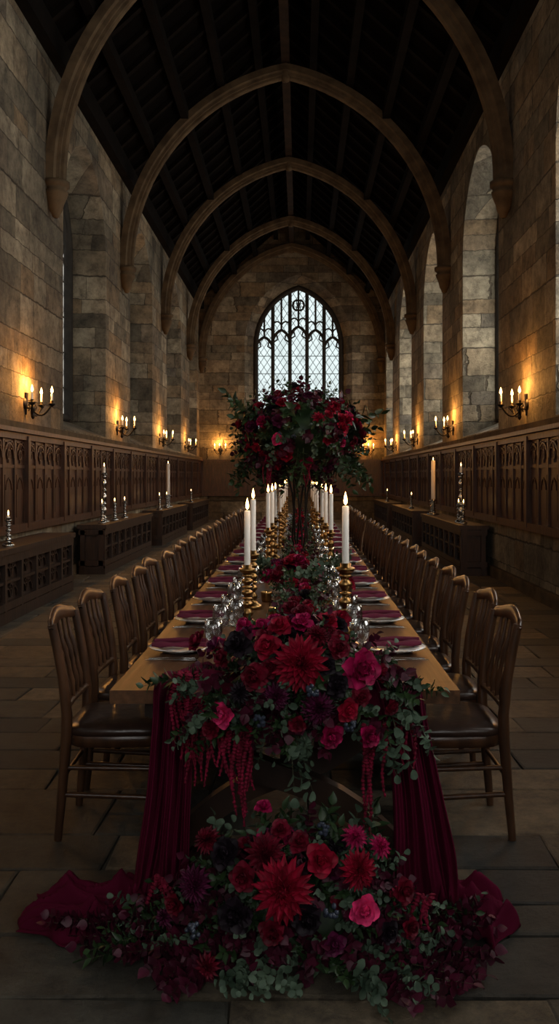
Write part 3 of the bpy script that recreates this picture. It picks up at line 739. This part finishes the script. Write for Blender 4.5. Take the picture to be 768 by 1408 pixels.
FL=[('da',-.05,2.45,.285,.098,CR,(0,-1,.25)),('da',-.106,2.53,.36,.066,DE,(-.1,-1,.5)),('ro',.063,2.52,.345,.053,CR,(.1,-1,.4)),('da',.18,2.53,.31,.062,CR,(.3,-1,.3)),
('ro',.185,2.43,.24,.048,PI_,(.2,-1,.35)),('ds',.17,2.58,.39,.044,MA,(.2,-.8,.8)),('da',-.29,2.58,.38,.045,DE,(-.4,-.8,.7)),('pe',-.23,2.55,.35,.05,BL,(-.3,-1,.5)),
('pe',-.19,2.45,.215,.055,BL,(-.2,-1,.2)),('da',-.32,2.52,.27,.058,PL,(-.4,-1,.3)),('ro',-.17,2.5,.3,.046,DE,(-.2,-1,.3)),('ro',-.115,2.63,.46,.03,MA,(0,-.6,1)),
('ro',-.06,2.58,.41,.036,DE,(0,-.8,.8)),('be',-.31,2.43,.18,.03,BE,(-.3,-1,.4)),('pe',-.08,2.44,.17,.04,DE,(0,-1,.1)),('ro',.31,2.5,.26,.042,DE,(.6,-1,.3)),
('ds',.25,2.58,.36,.04,MA,(.5,-.7,.7)),('pe',.02,2.46,.2,.05,BL,(.1,-1,.1)),('be',.09,2.42,.24,.03,BE,(0,-1,.3)),('ro',.0,2.56,.38,.038,DE,(0,-.8,.8)),
('ro',-.38,2.54,.2,.038,DE,(-.6,-1,.3)),('ro',.26,2.46,.16,.036,BL,(.5,-1,.2)),('ds',-.42,2.58,.14,.036,PL,(-.7,-1,.3)),
('be',.07,2.6,.4,.03,BE,(0,-.8,.8)),('ds',-.27,2.42,.08,.042,DE,(-.3,-1,.3)),('ro',.33,2.5,.15,.034,DE,(.6,-1,.3)),('ro',.1,2.45,.13,.038,PL,(.1,-1,.2))]
for k,x,y,z,s,c,d in FL: flower(b,k,(x,y,z),d,s,c)
for i in range(28):
    a=U(0,6.28); r=U(.1,.9); x=FX+.4*r*math.cos(a); y=FY-.05+.17*r*math.sin(a)
    flower(b,random.choice(['rs','ro','ds','be']),(x,y,.27*(1-r*r)+.09),(math.cos(a)*r,-.8,.8),U(.024,.035),random.choice([DE,DE,BL,PL,MA,BL]))
for x,y in((.32,2.66),(.38,2.6),(-.45,2.72)): amaranth(b,x,y,.2,.16,2)
b.build('floor_floral_arrangement',FM)

# ------------------------------------------------------------------ cloth
def cat(P,t):
    n=len(P)-1; f=min(t*n,n-1e-6); i=int(f); u=f-i
    g=lambda k:np.array(P[max(0,min(n,k))],float)
    p0,p1,p2,p3=g(i-1),g(i),g(i+1),g(i+2)
    return .5*((2*p1)+(-p0+p2)*u+(2*p0-5*p1+4*p2-p3)*u*u+(-p0+3*p1-3*p2+p3)*u**3)
b=B()
def drape(C,W,folds,ph):
    nv,nu=170,110; G=[]
    for i in range(nv):
        t=i/(nv-1); c=cat(C,t); w=cat(W,t)
        c2=cat(C,min(1,t+.01)); tg=c2-cat(C,max(0,t-.01)); nrm=np.cross(w,tg); nl=np.linalg.norm(nrm)+1e-9; nrm/=nl
        if abs(nrm[2])>.5 and nrm[2]<0: nrm=-nrm
        elif abs(nrm[2])<=.5 and nrm[1]>0: nrm=-nrm
        fl_=max(0,min(1,(t-.5)/.14)); fl_=fl_*fl_*(3-2*fl_); top=max(0,1-t/.22)
        row=[]
        for j in range(nu):
            u=-1+2*j/(nu-1)
            q=math.sin(u*folds*.8+ph+1.2*math.sin(t*5+ph+u))+.5*math.sin(u*folds*2.1+ph*2+t*6)
            amp=.033*(1-fl_)*(1-top)+.004*top
            p=c+w*u*(1+.1*math.sin(t*9+ph)*(1-fl_)*(1-top))+nrm*amp*q
            if fl_>0:
                e2=max(0,1-abs(u)**6)*(1-max(0,(t-.93)/.07)**2)
                w1=u*8+ph+1.8*math.sin(t*7+ph)+.8*math.sin(t*19+u*3)
                w2=u*5-t*16+ph*2+1.2*math.sin(u*4+t*9)
                a1=(1-abs(math.sin(w1)))**1.3; a2=(1-abs(math.sin(w2)))**1.5
                rr=(a1*.07+a2*.055)*e2
                ed=abs(u)**2
                p=p+np.array([.03*math.sin(u*5+t*12),.025*math.sin(t*17+u*2+ph)*ed+.01*math.sin(t*37),0])*fl_*(.3+.7*ed)
                p[2]=p[2]*(1-fl_)+fl_*(.008+rr+max(0,p[2]-.04)*.4)
            p[2]=max(p[2],.006)
            row.append(p)
        G.append(row)
    b.grid(np.array(G),0,True)
drape([(-.3,3.3,.765),(-.36,3.05,.768),(-.42,2.915,.775),(-.435,2.875,.66),(-.45,2.86,.4),(-.475,2.85,.14),(-.51,2.85,.03),(-.62,2.85,.02),(-.76,2.84,.02),(-.93,2.86,.01)],
      [(.12,0,0),(.12,0,0),(.09,0,0),(.08,0,0),(.09,0,0),(.11,.01,0),(.12,.08,0),(.08,.17,0),(.04,.16,0),(.02,.12,0)],11,.4)
drape([(.25,3.3,.765),(.3,3.05,.768),(.335,2.915,.775),(.36,2.875,.66),(.40,2.86,.4),(.43,2.85,.14),(.46,2.84,.03),(.52,2.84,.02),(.59,2.84,.02),(.71,2.86,.01)],
      [(.12,0,0),(.1,0,0),(.085,0,0),(.08,0,0),(.09,0,0),(.11,-.01,0),(.11,-.12,0),(.06,-.2,0),(.03,-.19,0),(.02,-.13,0)],9,1.7)
G=[]
for i in range(30):
    t=i/29; y=3.9-1.0*min(t/.8,1); z=TZ+.006 if t<=.8 else TZ+.006-.12*(t-.8)/.2
    yy=y if t<=.8 else 2.915-.008*math.sin((t-.8)*20)
    G.append([(TC+.04+u*(.17+.2*min(t/.8,1)),yy,z+.002*math.sin(u*30+t*8)+.002) for u in np.linspace(-1,1,40)])
b.grid(np.array(G),0,True)
cl_=b.build('burgundy_table_runner',[M_cloth])
sm=cl_.modifiers.new('thick','SOLIDIFY'); sm.thickness=.003

# ------------------------------------------------------------------ world, camera
w=bpy.data.worlds.new('world'); scene.world=w; w.use_nodes=True
w.node_tree.nodes['Background'].inputs[0].default_value=(.5,.6,.7,1); w.node_tree.nodes['Background'].inputs[1].default_value=.3
cam=bpy.data.cameras.new('camera'); co=bpy.data.objects.new('camera',cam); scene.collection.objects.link(co)
co.location=(0,0,1.5); co.rotation_euler=(math.pi/2,0,0)
cam.sensor_fit='VERTICAL'; cam.sensor_height=36; cam.lens=1150/1408*36
cam.shift_x=-28/1408; cam.shift_y=-49/1408; cam.clip_start=.05; cam.clip_end=200
scene.camera=co
